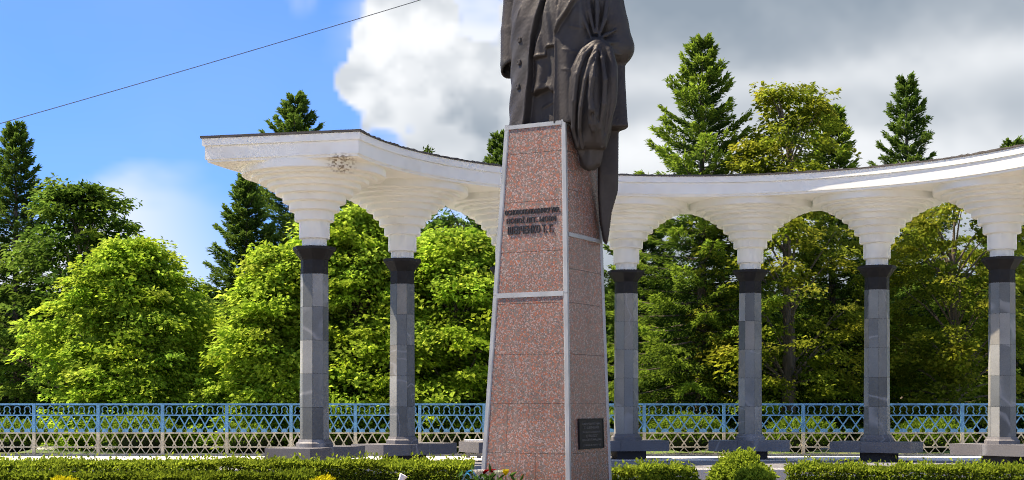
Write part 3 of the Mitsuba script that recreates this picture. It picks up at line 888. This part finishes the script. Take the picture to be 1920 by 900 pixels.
def broad_tree(key, base, H, R, seed, tone, tip, n_cl=300, per=110, leaf=.12, low=.12, fan=1.0, gap=.30, skirt=False):
    """A broad-leaved tree: trunk and limbs, and a crown of layered, drooping leaf fans."""
    rs = R_(seed)
    base = np.asarray(base, float)
    cl = []
    while len(cl) < n_cl:
        h = low + (1 - low) * rs.rand() ** .9
        prof = (1 - h ** 1.7) ** .62 + .03 if skirt else max(.05, math.sin(math.pi * min(1, max(0, (h - low * .3) / (1.03 - low * .3))) ** .62)) ** .66
        t = rs.rand() * 2 * np.pi
        lob = .56 + .78 * meshkit.noise(np.array([math.cos(t) * 1.6, math.sin(t) * 1.6, h * H * .55]) + seed * 3.3, seed)
        q = rs.rand() ** .28
        r = R * prof * lob * q
        if meshkit.noise(np.array([math.cos(t) * r * .9, math.sin(t) * r * .9, h * H * .9]) + seed, seed + 5) < gap:
            continue
        cl.append((r * math.cos(t), r * math.sin(t), h * H, q))
    cl = np.array(cl)
    pos, dirs, nrms, cols, lens = [], [], [], [], []
    for x, y, z, q in cl:
        out = np.array([x, y, 0.0]); out /= np.linalg.norm(out) + 1e-6
        rad = rs.uniform(.34, .72) * (R / 2.2) ** .5 * fan
        n = int(per * rs.uniform(.7, 1.3))
        side = np.array([-out[1], out[0], 0])
        # a fan: long outwards, narrow across, thin, its end hanging
        a, b, c = rs.uniform(-.75, 1.0, n), rs.normal(size=n) * .36, rs.normal(size=n) * .12
        b = b * (1.15 - .6 * np.abs(a))
        rise = rs.uniform(-.25, .55)
        loc = out * (a * rad)[:, None] + side * (b * rad)[:, None]
        loc[:, 2] += (c + rise * a - .34 * np.clip(a, 0, 1) ** 2 - .30 * b ** 2) * rad
        pos.append(np.array([x, y, z]) + loc)
        dirs.append(unit(out * (.8 + .2 * a)[:, None] + side * (b * 1.8)[:, None] + rs.normal(size=(n, 3)) * .38 - np.array([0, 0, .30])))
        nrms.append(unit(np.array([0, 0, .85]) + out * .55 + rs.normal(size=(n, 3)) * .34))
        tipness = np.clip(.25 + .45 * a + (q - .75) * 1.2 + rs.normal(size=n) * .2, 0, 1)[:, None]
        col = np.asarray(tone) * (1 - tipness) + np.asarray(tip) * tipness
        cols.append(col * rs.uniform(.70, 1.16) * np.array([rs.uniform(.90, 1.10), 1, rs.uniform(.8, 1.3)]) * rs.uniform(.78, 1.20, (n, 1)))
        lens.append(leaf * rs.uniform(.55, 1.4, n) * rs.uniform(.85, 1.15))
    pos, dirs, nrms, cols, lens = map(np.concatenate, (pos, dirs, nrms, cols, lens))
    V, F, C = leaves(pos + base, dirs, nrms, lens, lens * .62, cols)
    put_leaves(key + '__crown', V, F, C)
    tr = [tube([base + (0, 0, -.1), base + (.03, .02, H * .3), base + (-.04, .05, H * .62), base + (0, 0, H * .9)], [.045 * H ** .7, .035 * H ** .7, .02 * H ** .7, .006], 8)]
    for k in rs.choice(len(cl), min(60, len(cl)), False):
        e = base + cl[k, :3]
        s_ = base + np.array([0, 0, max(.18 * H, e[2] - base[2] - .4 * np.linalg.norm(cl[k, :2]) - .12 * H)])
        mid = (s_ + e) / 2 + np.array([0, 0, .12])
        tr.append(tube([s_, mid, e], [.035, .022, .006], 5))
    put(key + '__trunk', cat(tr), 'bark', smooth=60)


def spruce(key, base, H, R, seed, tone, tip, n_br=120, per=230, droop=.72, ln=.20, start=.03, powr=.92):
    """A spruce: straight trunk, whorls of limbs with hanging side sprays, paler at the tips."""
    rs = R_(seed)
    base = np.asarray(base, float)
    pos, dirs, nrms, cols, lens = [], [], [], [], []
    per = int(per * R / 3)
    limbs = [tube([base + (0, 0, -.1), base + (0, 0, H * .5), base + (0, 0, H * .995)], [.016 * H + .05, .010 * H, .01], 8)]
    for b in range(n_br):
        h = start + (1 - start) * ((b + rs.rand()) / n_br) ** 1.12
        L = R * (1 - h) ** powr * rs.uniform(.66, 1.12) + .12
        t = b * 2.39996 + rs.uniform(-.4, .4)
        d = np.array([math.cos(t), math.sin(t), 0])
        s = np.linspace(0, 1, 9)
        rise = .75 * h - .06
        zc = rise * L * s - droop * (1 - h) * L * .55 * s ** 1.5 + .16 * L * s ** 4
        P0 = base + np.array([0, 0, h * H]) + d * (s * L)[:, None] + np.array([0, 0, 1.]) * zc[:, None]
        limbs.append(tube(P0, np.linspace(.012 + .010 * L, .004, 9), 5))
        n = int(per * (.25 + L / R))
        u = rs.rand(n) ** .75
        i = np.clip((u * 8).astype(int), 0, 7); fr = (u * 8 - i)[:, None]
        c0 = P0[i] * (1 - fr) + P0[i + 1] * fr
        tan = unit(P0[i + 1] - P0[i])
        side = np.cross(d, [0, 0, 1.]) * np.where(rs.rand(n) < .5, -1, 1)[:, None]
        reach = rs.rand(n) ** .9 * (.12 + .17 * L * (1 - u) ** .6)
        hang = reach * rs.uniform(.25, .95, n) * (droop + .25) * (1.1 - h)
        c = c0 + side * reach[:, None] + tan * (reach * .55)[:, None] - np.array([0, 0, 1.]) * hang[:, None] + rs.normal(size=(n, 3)) * .025
        dd = unit(tan * .8 + side * rs.uniform(.2, .9, (n, 1)) - np.array([0, 0, 1.]) * (rs.uniform(-.15, .9, n) * (droop + .15) * (1.1 - h))[:, None] + rs.normal(size=(n, 3)) * .25)
        pos.append(c); dirs.append(dd)
        nrms.append(unit(np.array([0, 0, 1.]) + rs.normal(size=(n, 3)) * .55))
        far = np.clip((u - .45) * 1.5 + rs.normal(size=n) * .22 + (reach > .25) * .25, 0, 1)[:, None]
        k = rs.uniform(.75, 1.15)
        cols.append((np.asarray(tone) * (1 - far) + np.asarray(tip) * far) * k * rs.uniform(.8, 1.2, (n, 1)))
        lens.append(ln * rs.uniform(.6, 1.25, n))
    n = 140
    u = rs.rand(n)
    pos.append(base + np.stack([rs.normal(size=n) * .05, rs.normal(size=n) * .05, H * (.90 + .10 * u)], 1)); dirs.append(unit(np.stack([rs.normal(size=n), rs.normal(size=n), rs.uniform(.2, 1.6, n)], 1)))
    nrms.append(unit(rs.normal(size=(n, 3)))); cols.append(np.asarray(tip) * rs.uniform(.7, 1.1, (n, 1))); lens.append(ln * rs.uniform(.5, .9, n))
    pos, dirs, nrms, cols, lens = map(np.concatenate, (pos, dirs, nrms, cols, lens))
    V, F, C = leaves(pos, dirs, nrms, lens, lens * .34, cols, fold=.3)
    put_leaves(key + '__crown', V, F, C, 'needle')
    put(key + '__trunk', cat(limbs), 'bark', smooth=60)


GZ = .36


def gp(px, Y):
    return ((px - 960) * Y / FOC, Y, GZ)


def top(py, Y):
    return EYE + (755 - py) * Y / FOC - GZ


LT, LTip = (.245, .385, .034), (.42, .56, .055)       # fresh yellow-green
DK, DKip = (.075, .14, .020), (.17, .27, .035)         # dark broadleaf
trees = [
    # key, kind, px, Y, top py, R, label
    ('maple_tree', 'L', 668, 36.8, 398, 2.7, 'bright fresh green tree seen between the first two columns from the left'),
    ('maple_tree', 'L', 530, 36.4, 470, 2.0, 'low bright green tree behind the leftmost column, left of the taller one'),
    ('maple_tree', 'L', 856, 36.8, 436, 2.6, 'bright fresh green tree between the second column and the pedestal'),
    ('maple_tree', 'L', 762, 38.4, 446, 2.2, 'bright green tree filling the gap right behind the second column'),
    ('maple_tree', 'L', 250, 38.0, 455, 2.6, 'bright green tree beyond the railing left of the colonnade end'),
    ('dark_tree', 'D', 700, 44, 330, 2.5, 'darker green tree standing behind the bright tree between the first columns'),
    ('dark_tree', 'D', 870, 43, 375, 2.3, 'darker green tree behind the bright one beside the pedestal, sky showing through'),
    ('dark_tree', 'D', 150, 43, 350, 2.8, 'dark broad tree rising behind the railing far left of the colonnade'),
    ('dark_tree', 'D', 1010, 46, 400, 2.6, 'dark tree mostly hidden behind the red granite pedestal'),
    ('yellowing_tree', 'Y', 1478, 38.5, 160, 2.4, 'tree with yellowish leaves leaning against the tall spruce, right of its tip'),
    ('yellowing_tree', 'Y', 1790, 39, 330, 2.4, 'yellowish green tree behind the columns at the far right'),
    ('spruce_tree', 'S', 1316, 39.5, 78, 4.1, 'tall spruce with pale tips rising above the roof right of the statue'),
    ('spruce_tree', 'S', 1205, 43.5, 345, 2.6, 'shorter spruce close behind the column right of the pedestal'),
    ('spruce_tree', 'S', 1560, 41, 210, 2.9, 'spruce standing behind the fifth and sixth columns'),
    ('spruce_tree', 'S', 1700, 46, 150, 3.0, 'tall dark spruce rising behind the sixth and seventh columns'),
    ('spruce_tree', 'S', 554, 48, 184, 4.6, 'dark conifer whose crown pokes above the roof at the left end of the colonnade'),
    ('spruce_tree', 'S', 938, 49, 258, 3.2, 'dark conifer whose tip shows just left of the pedestal top'),
    ('spruce_tree', 'S', 462, 45.5, 335, 2.6, 'dark spruce immediately left of the leftmost column'),
    ('spruce_tree', 'S', 30, 45, 240, 3.0, 'dark spruce at the left edge of the view'),
    ('spruce_tree', 'S', 1900, 44, 270, 2.8, 'spruce at the right edge of the view'),
]
cnt = {}
for n_, (nm, kind, px, Y, py, R, lab) in enumerate(trees):
    c = cnt.get(nm, 0); cnt[nm] = c + 1
    key = nm if c == 0 else f'{nm}_{c:03d}'
    H = top(py, Y)
    near = Y < 42
    if kind == 'L':
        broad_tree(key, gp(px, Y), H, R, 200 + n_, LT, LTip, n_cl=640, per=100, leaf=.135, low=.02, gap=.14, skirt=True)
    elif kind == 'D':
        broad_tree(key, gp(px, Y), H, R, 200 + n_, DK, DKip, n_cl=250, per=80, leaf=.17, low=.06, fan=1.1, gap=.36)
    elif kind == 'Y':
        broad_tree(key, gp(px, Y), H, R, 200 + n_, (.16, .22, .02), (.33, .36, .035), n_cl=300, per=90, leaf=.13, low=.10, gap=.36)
    else:
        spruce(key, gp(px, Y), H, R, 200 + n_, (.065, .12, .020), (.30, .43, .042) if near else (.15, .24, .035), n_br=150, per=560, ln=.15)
    tag(key, lab, 'tree', {'L': 'fresh green trees behind the railing', 'D': 'darker trees in the background', 'Y': 'yellowish trees behind the colonnade', 'S': 'spruces behind the colonnade'}[kind])


def far_wood():
    rs = R_(77)
    n = 60000
    x = rs.uniform(-26, 27, n); y = rs.uniform(52, 58, n)
    hgt = 4.6 + 2.0 * meshkit.fbm(np.stack([x * .35, y * .2, x * 0], 1), 3, 5)
    z = GZ + hgt * rs.rand(n) ** .7
    pos = np.stack([x, y, z], 1)
    V, F, C = leaves(pos, unit(rs.normal(size=(n, 3)) + [0, 0, -.3]), unit(rs.normal(size=(n, 3)) + [0, -.3, 1]), .34 * rs.uniform(.7, 1.3, n), .24, np.array([.028, .055, .012]) * rs.uniform(.6, 1.5, (n, 1)))
    put_leaves('far_wood', V, F, C)
    tag('far_wood', 'dark mass of distant foliage closing the view under the trees', 'wood', kind='stuff')


far_wood()


def leafy_mass(key, shape, n, seed, tone, tip, leaf, upshoots=.25):
    """A clipped shrub: leaves through a rim of the volume given by shape(rs, n) -> (points, outward normals, how near the rim)."""
    rs = R_(seed)
    pos, out, rim = shape(rs, n)
    dirs = unit(out + rs.normal(size=(n, 3)) * .7 + [0, 0, upshoots])
    nr = unit(rs.normal(size=(n, 3)) * .6 + out * .5 + [0, 0, .6])
    g = meshkit.fbm(pos * 2.3, 3, seed)[:, None]
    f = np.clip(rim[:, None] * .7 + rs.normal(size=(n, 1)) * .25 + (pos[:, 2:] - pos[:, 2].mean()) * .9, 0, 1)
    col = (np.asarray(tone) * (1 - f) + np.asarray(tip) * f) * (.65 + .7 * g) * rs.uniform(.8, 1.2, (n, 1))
    ln = leaf * rs.uniform(.6, 1.3, n)
    V, F, C = leaves(pos, dirs, nr, ln, ln * .55, col)
    put_leaves(key + '__foliage', V, F, C)


def hedge(key, p, q, half, h, n, seed, label, tone=(.05, .10, .012), tip=(.30, .38, .035), leaf=.068):
    p, q = np.array(p, float), np.array(q, float)
    d = (q - p); L = np.linalg.norm(d); d /= L
    e = np.array([-d[1], d[0]])

    def shape(rs, n):
        s, w, z = rs.uniform(-.02, 1.02, n) * L, rs.uniform(-1, 1, n), rs.rand(n)
        k = rs.rand(n) < .5
        zr = np.where(k, 1 - .12 * rs.rand(n) ** 1.4, z)
        wr = np.where(k, w, np.sign(w) * (1 - .16 * rs.rand(n) ** 1.4))
        wr = wr * (1 - .25 * np.clip(zr - .75, 0, 1) * 2)
        bumpy = meshkit.fbm(np.stack([s * 2.2, wr * 1.2 + 5, zr * 2], 1), 3, seed)
        hh = h * (.86 + .30 * bumpy)
        shoot = (rs.rand(n) < .09) & k & (meshkit.noise(np.stack([s * 7, wr * 5, zr], 1), seed) > .5)
        zz = zr * hh + shoot * rs.rand(n) * .13
        xy = p + d * s[:, None] + e * (wr * half * (.85 + .35 * bumpy))[:, None]
        out = np.where(k[:, None], [0, 0, 1.], np.append(e, 0) * np.sign(w)[:, None])
        return np.column_stack([xy, zz]), out, zr
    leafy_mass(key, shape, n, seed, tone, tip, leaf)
    c = [np.append(p + d * a * L + e * b * half * .72, 0) for a, b in ((.02, -1), (.98, -1), (.98, 1), (.02, 1))]
    put(key + '__branches', hexa(c, [v * [1, 1, 1] + [0, 0, h * .74] for v in c]), 'twig_dark')
    tag(key, label, 'hedge')


def bush(key, c, r, h, n, seed, label, tone=(.05, .10, .012), tip=(.30, .39, .035), leaf=.064):
    c = np.array(c, float)

    def shape(rs, n):
        v = unit(rs.normal(size=(n, 3))); v[:, 2] = np.abs(v[:, 2]) * 1.0 - .25 * (rs.rand(n) < .3)
        k = (1 - .22 * rs.rand(n) ** 1.5) * (.62 + .74 * meshkit.fbm(v * 3.1 + seed, 4, seed)) * (1 + .12 * (rs.rand(n) < .06))
        pos = c + v * np.array([r, r, h * .55]) * k[:, None] + [0, 0, h * .45]
        pos[:, 2] = np.maximum(pos[:, 2], c[2] + .02)
        return pos, v, k
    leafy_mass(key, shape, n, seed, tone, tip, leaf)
    m = trimesh.creation.icosphere(subdivisions=2)
    m.apply_scale([r * .72, r * .72, h * .40]); m.apply_translation(c + [0, 0, h * .45])
    put(key + '__branches', m, 'twig_dark')
    tag(key, label, 'bush')


hedge('hedge', (-9.6, 23.6), (-.80, 23.2), .34, .60, 60000, 31, 'long low clipped hedge running from the left to the pedestal, before the columns')
hedge('hedge_001', (1.72, 21.9), (2.70, 22.7), .30, .56, 11000, 32, 'short low hedge just right of the pedestal foot')
bush('bush', (3.53, 22.3, .03), .43, .76, 9000, 33, 'round clipped bush right of the short hedge, under the fifth column')
bush('bush_001', (3.50, 20.9, .02), .34, .62, 6000, 34, 'low bright bush in front of the round clipped bush')
hedge('hedge_003', (4.55, 23.3), (9.6, 22.6), .30, .54, 30000, 35, 'low clipped hedge at the lower right, running on from the round bush')
hedge('hedge_002', (-8.2, 21.6), (-2.95, 21.2), .22, .50, 24000, 37, 'lower front row of bright young hedge at the bottom left', tone=(.06, .11, .012), tip=(.19, .25, .02))
for n_, (px, py, Y, r, lab) in enumerate([(606, 896, 20.9, .27, 'patch of yellow leaved dwarf shrub at the bottom left, before the hedges'), (120, 893, 20.8, .30, 'patch of yellow leaved dwarf shrub nearest the left edge')]):
    b = at(px, 905, Y)
    bush('yellow_shrub' if n_ == 0 else f'yellow_shrub_{n_:03d}', (b[0], Y, b[2] - .36), r, .42, 5000, 60 + n_, lab, tone=(.28, .27, .01), tip=(.52, .47, .012), leaf=.04)
UL = ['low green shrub behind the railing at the left edge', 'low shrub behind the railing left of the colonnade roof end', 'low shrub behind the railing just left of the leftmost column', 'low shrub behind the railing between the first two columns',
      'low shrub behind the railing right of the second column', 'low shrub behind the railing hidden mostly by the pedestal', 'low shrub behind the railing under the arch right of the pedestal', 'low shrub behind the railing between the fifth and sixth columns', 'low shrub behind the railing between the sixth and seventh columns']
rs = R_(5)
for n_ in range(9):                         # rough growth behind the railing
    px = [20, 260, 480, 640, 830, 1060, 1290, 1500, 1750][n_]
    key = 'undergrowth_shrub' if n_ == 0 else f'undergrowth_shrub_{n_:03d}'
    bush(key, ((px - 960) * 34.6 / FOC, 34.6 + rs.uniform(-.3, .5), GZ), rs.uniform(.8, 1.15), rs.uniform(.75, 1.05), 5000, 300 + n_, UL[n_], tone=(.05, .09, .012), tip=(.17, .26, .025), leaf=.085)
    tag(key, group='shrubs along the far side of the railing')

# ------------------------------------------------------------------ flowers at the foot of the pedestal
def petals(key, c, r, n, col, seed, up=.5, layers=3, bsdf='petal'):
    rs = R_(seed)
    pos, dirs, nr, cols, ln = [], [], [], [], []
    for L in range(layers):
        k = n
        t = np.arange(k) / k * 2 * np.pi + L * .4
        tilt = up + L * (1.25 - up) / layers
        d = np.stack([np.cos(t) * math.cos(tilt), np.sin(t) * math.cos(tilt), np.full(k, math.sin(tilt))], 1)
        pos.append(np.tile(c, (k, 1))); dirs.append(d); nr.append(np.stack([-np.cos(t) * math.sin(tilt), -np.sin(t) * math.sin(tilt), np.full(k, math.cos(tilt))], 1))
        cols.append(np.asarray(col) * rs.uniform(.8, 1.1, (k, 1))); ln.append(np.full(k, r * (1 - .15 * L)))
    pos, dirs, nr, cols, ln = map(np.concatenate, (pos, dirs, nr, cols, ln))
    V, F, C = leaves(pos, dirs, nr, ln, ln * .85, cols, fold=.3)
    return put_leaves(key, V, F, C, bsdf)


def flower(key, px, py, Y, r, col, label, cat_, seed, up=.5, n=8):
    c = at(px, py, Y)
    foot = np.array([c[0] + (seed % 3 - 1) * .05, Y + .06, .06])
    petals(key + '__bloom', c, r, n, col, seed, up)
    put(key + '__stem', tube([foot, (foot + c) / 2 + [.01, 0, .02], c], .006, 5), 'leaf_stem')
    rs = R_(seed)
    pos = foot + (c - foot) * rs.uniform(.35, .95, (7, 1))
    dirs = unit(rs.normal(size=(7, 3)) + [0, 0, .6])
    V, F, C = leaves(pos, dirs, unit(rs.normal(size=(7, 3)) + [0, -1, .5]), .13, .035, np.tile([.06, .13, .02], (7, 1)))
    put_leaves(key + '__leaf', V, F, C)
    tag(key, label, cat_, 'flowers laid at the foot of the pedestal')


scene['leaf_stem'] = prin((.05, .12, .025), .6)
flower('red_flower', 908, 889, 19.55, .095, (.30, .008, .012), 'dark red flower, the left one of two before the pedestal', 'flower', 1, .7)
flower('red_flower_001', 922, 887, 19.6, .085, (.33, .010, .012), 'dark red flower, the right one of two before the pedestal', 'flower', 2, .7)
flower('white_flower', 897, 893, 19.3, .13, (.62, .62, .58), 'white flower beside the blue ribbon before the pedestal', 'flower', 3, .8)
flower('white_flower_001', 934, 893, 19.35, .11, (.55, .60, .48), 'greenish white flower between the red and yellow flowers', 'flower', 4, .8)
flower('yellow_flower', 948, 893, 19.35, .11, (.62, .50, .012), 'yellow flower rightmost of the bunch at the foot of the pedestal', 'flower', 5, 1.1)
rs = R_(8)
n = 90
pos = at(925, 912, 19.5) + rs.normal(size=(n, 3)) * [.20, .05, .07]
V, F, C = leaves(pos, unit(rs.normal(size=(n, 3)) + [0, 0, 1.2]), unit(rs.normal(size=(n, 3)) + [0, -1, .3]), .15, .05, np.array([.07, .14, .03]) * rs.uniform(.6, 1.4, (n, 1)))
put_leaves('flower_greenery', V, F, C)
tag('flower_greenery', 'green leaves of the bunch of flowers before the pedestal', 'leaves', kind='stuff')
scene['ribbon_blue'] = prin((.08, .42, .72), .35)
scene['paper_white'] = prin((.72, .73, .74), .6)


def ribbon(key, px, py, Y, w, h, bsdf, seed):
    c = at(px, py, Y)
    u = np.linspace(0, 1, 12)
    V, F = [], []
    for i, a in enumerate(u):
        ang = -1.9 + 2.6 * a
        p = c + np.array([w * (a - .5), .03 * math.sin(a * 7), h * (math.sin(a * math.pi * .8) - .5)])
        d = np.array([.02 * math.cos(ang), -.09, .05 * math.sin(a * 5)])
        V += [p - d / 2, p + d / 2]
    for i in range(11):
        F += [(2 * i, 2 * i + 1, 2 * i + 3), (2 * i, 2 * i + 3, 2 * i + 2)]
    put(key, trimesh.Trimesh(np.array(V), np.array(F), process=False), bsdf, smooth=True)


for k_, (px, py, w, h, b) in enumerate([(879, 892, .18, .14, 'ribbon_blue'), (874, 896, .14, .12, 'ribbon_blue')]):
    ribbon('blue_ribbon__loop', px, py, 19.5 - .03 * k_, w, h, b, k_)
put('blue_ribbon__tail', tube([at(876, 899, 19.5), at(872, 915, 19.5), at(879, 940, 19.5)], [.02, .016, .012], 6), 'ribbon_blue')
tag('blue_ribbon', 'bright blue ribbon bow left of the flowers at the pedestal foot', 'ribbon')
m = trimesh.creation.cone(radius=.06, height=.22, sections=14)
m.vertices[:, 2] *= -1
m.vertices[:, :2] *= (1 + .10 * np.sin(np.arange(len(m.vertices)) * 2.4))[:, None]
m.fix_normals()
m.apply_transform(trimesh.transformations.rotation_matrix(.5, (0, 1, 0)))
m.apply_translation(at(757, 893, 21.2) + [0, 0, .02])
put('paper_wrap', m, 'paper_white')
tag('paper_wrap', 'crumpled white paper cone lying before the left hedge', 'paper')

# ------------------------------------------------------------------ overhead cable
p0, p1 = at(-200, 288, 30), at(1330, -170, 36)
s = np.linspace(0, 1, 40)[:, None]
pts = p0 + (p1 - p0) * s - np.array([0, 0, 1.]) * .10 * (4 * s * (1 - s))
put('overhead_cable', tube(pts, .009, 6), 'cable_black')
tag('overhead_cable', 'thin dark cable slanting across the sky at the upper left', 'cable')
# a tuft of weed on the roof edge
rs = R_(3)
c = np.append(polar(RI + .1, T0 - .25), 6.27)
n = 60
V, F, C = leaves(c + rs.normal(size=(n, 3)) * [.04, .04, .03], unit(rs.normal(size=(n, 3)) + [0, 0, 1.3]), unit(rs.normal(size=(n, 3))), .09, .03, np.array([.07, .12, .02]) * rs.uniform(.6, 1.3, (n, 1)))
put_leaves('roof_weed', V, F, C)
tag('roof_weed', 'tiny weed growing on the edge of the colonnade roof', 'weed')
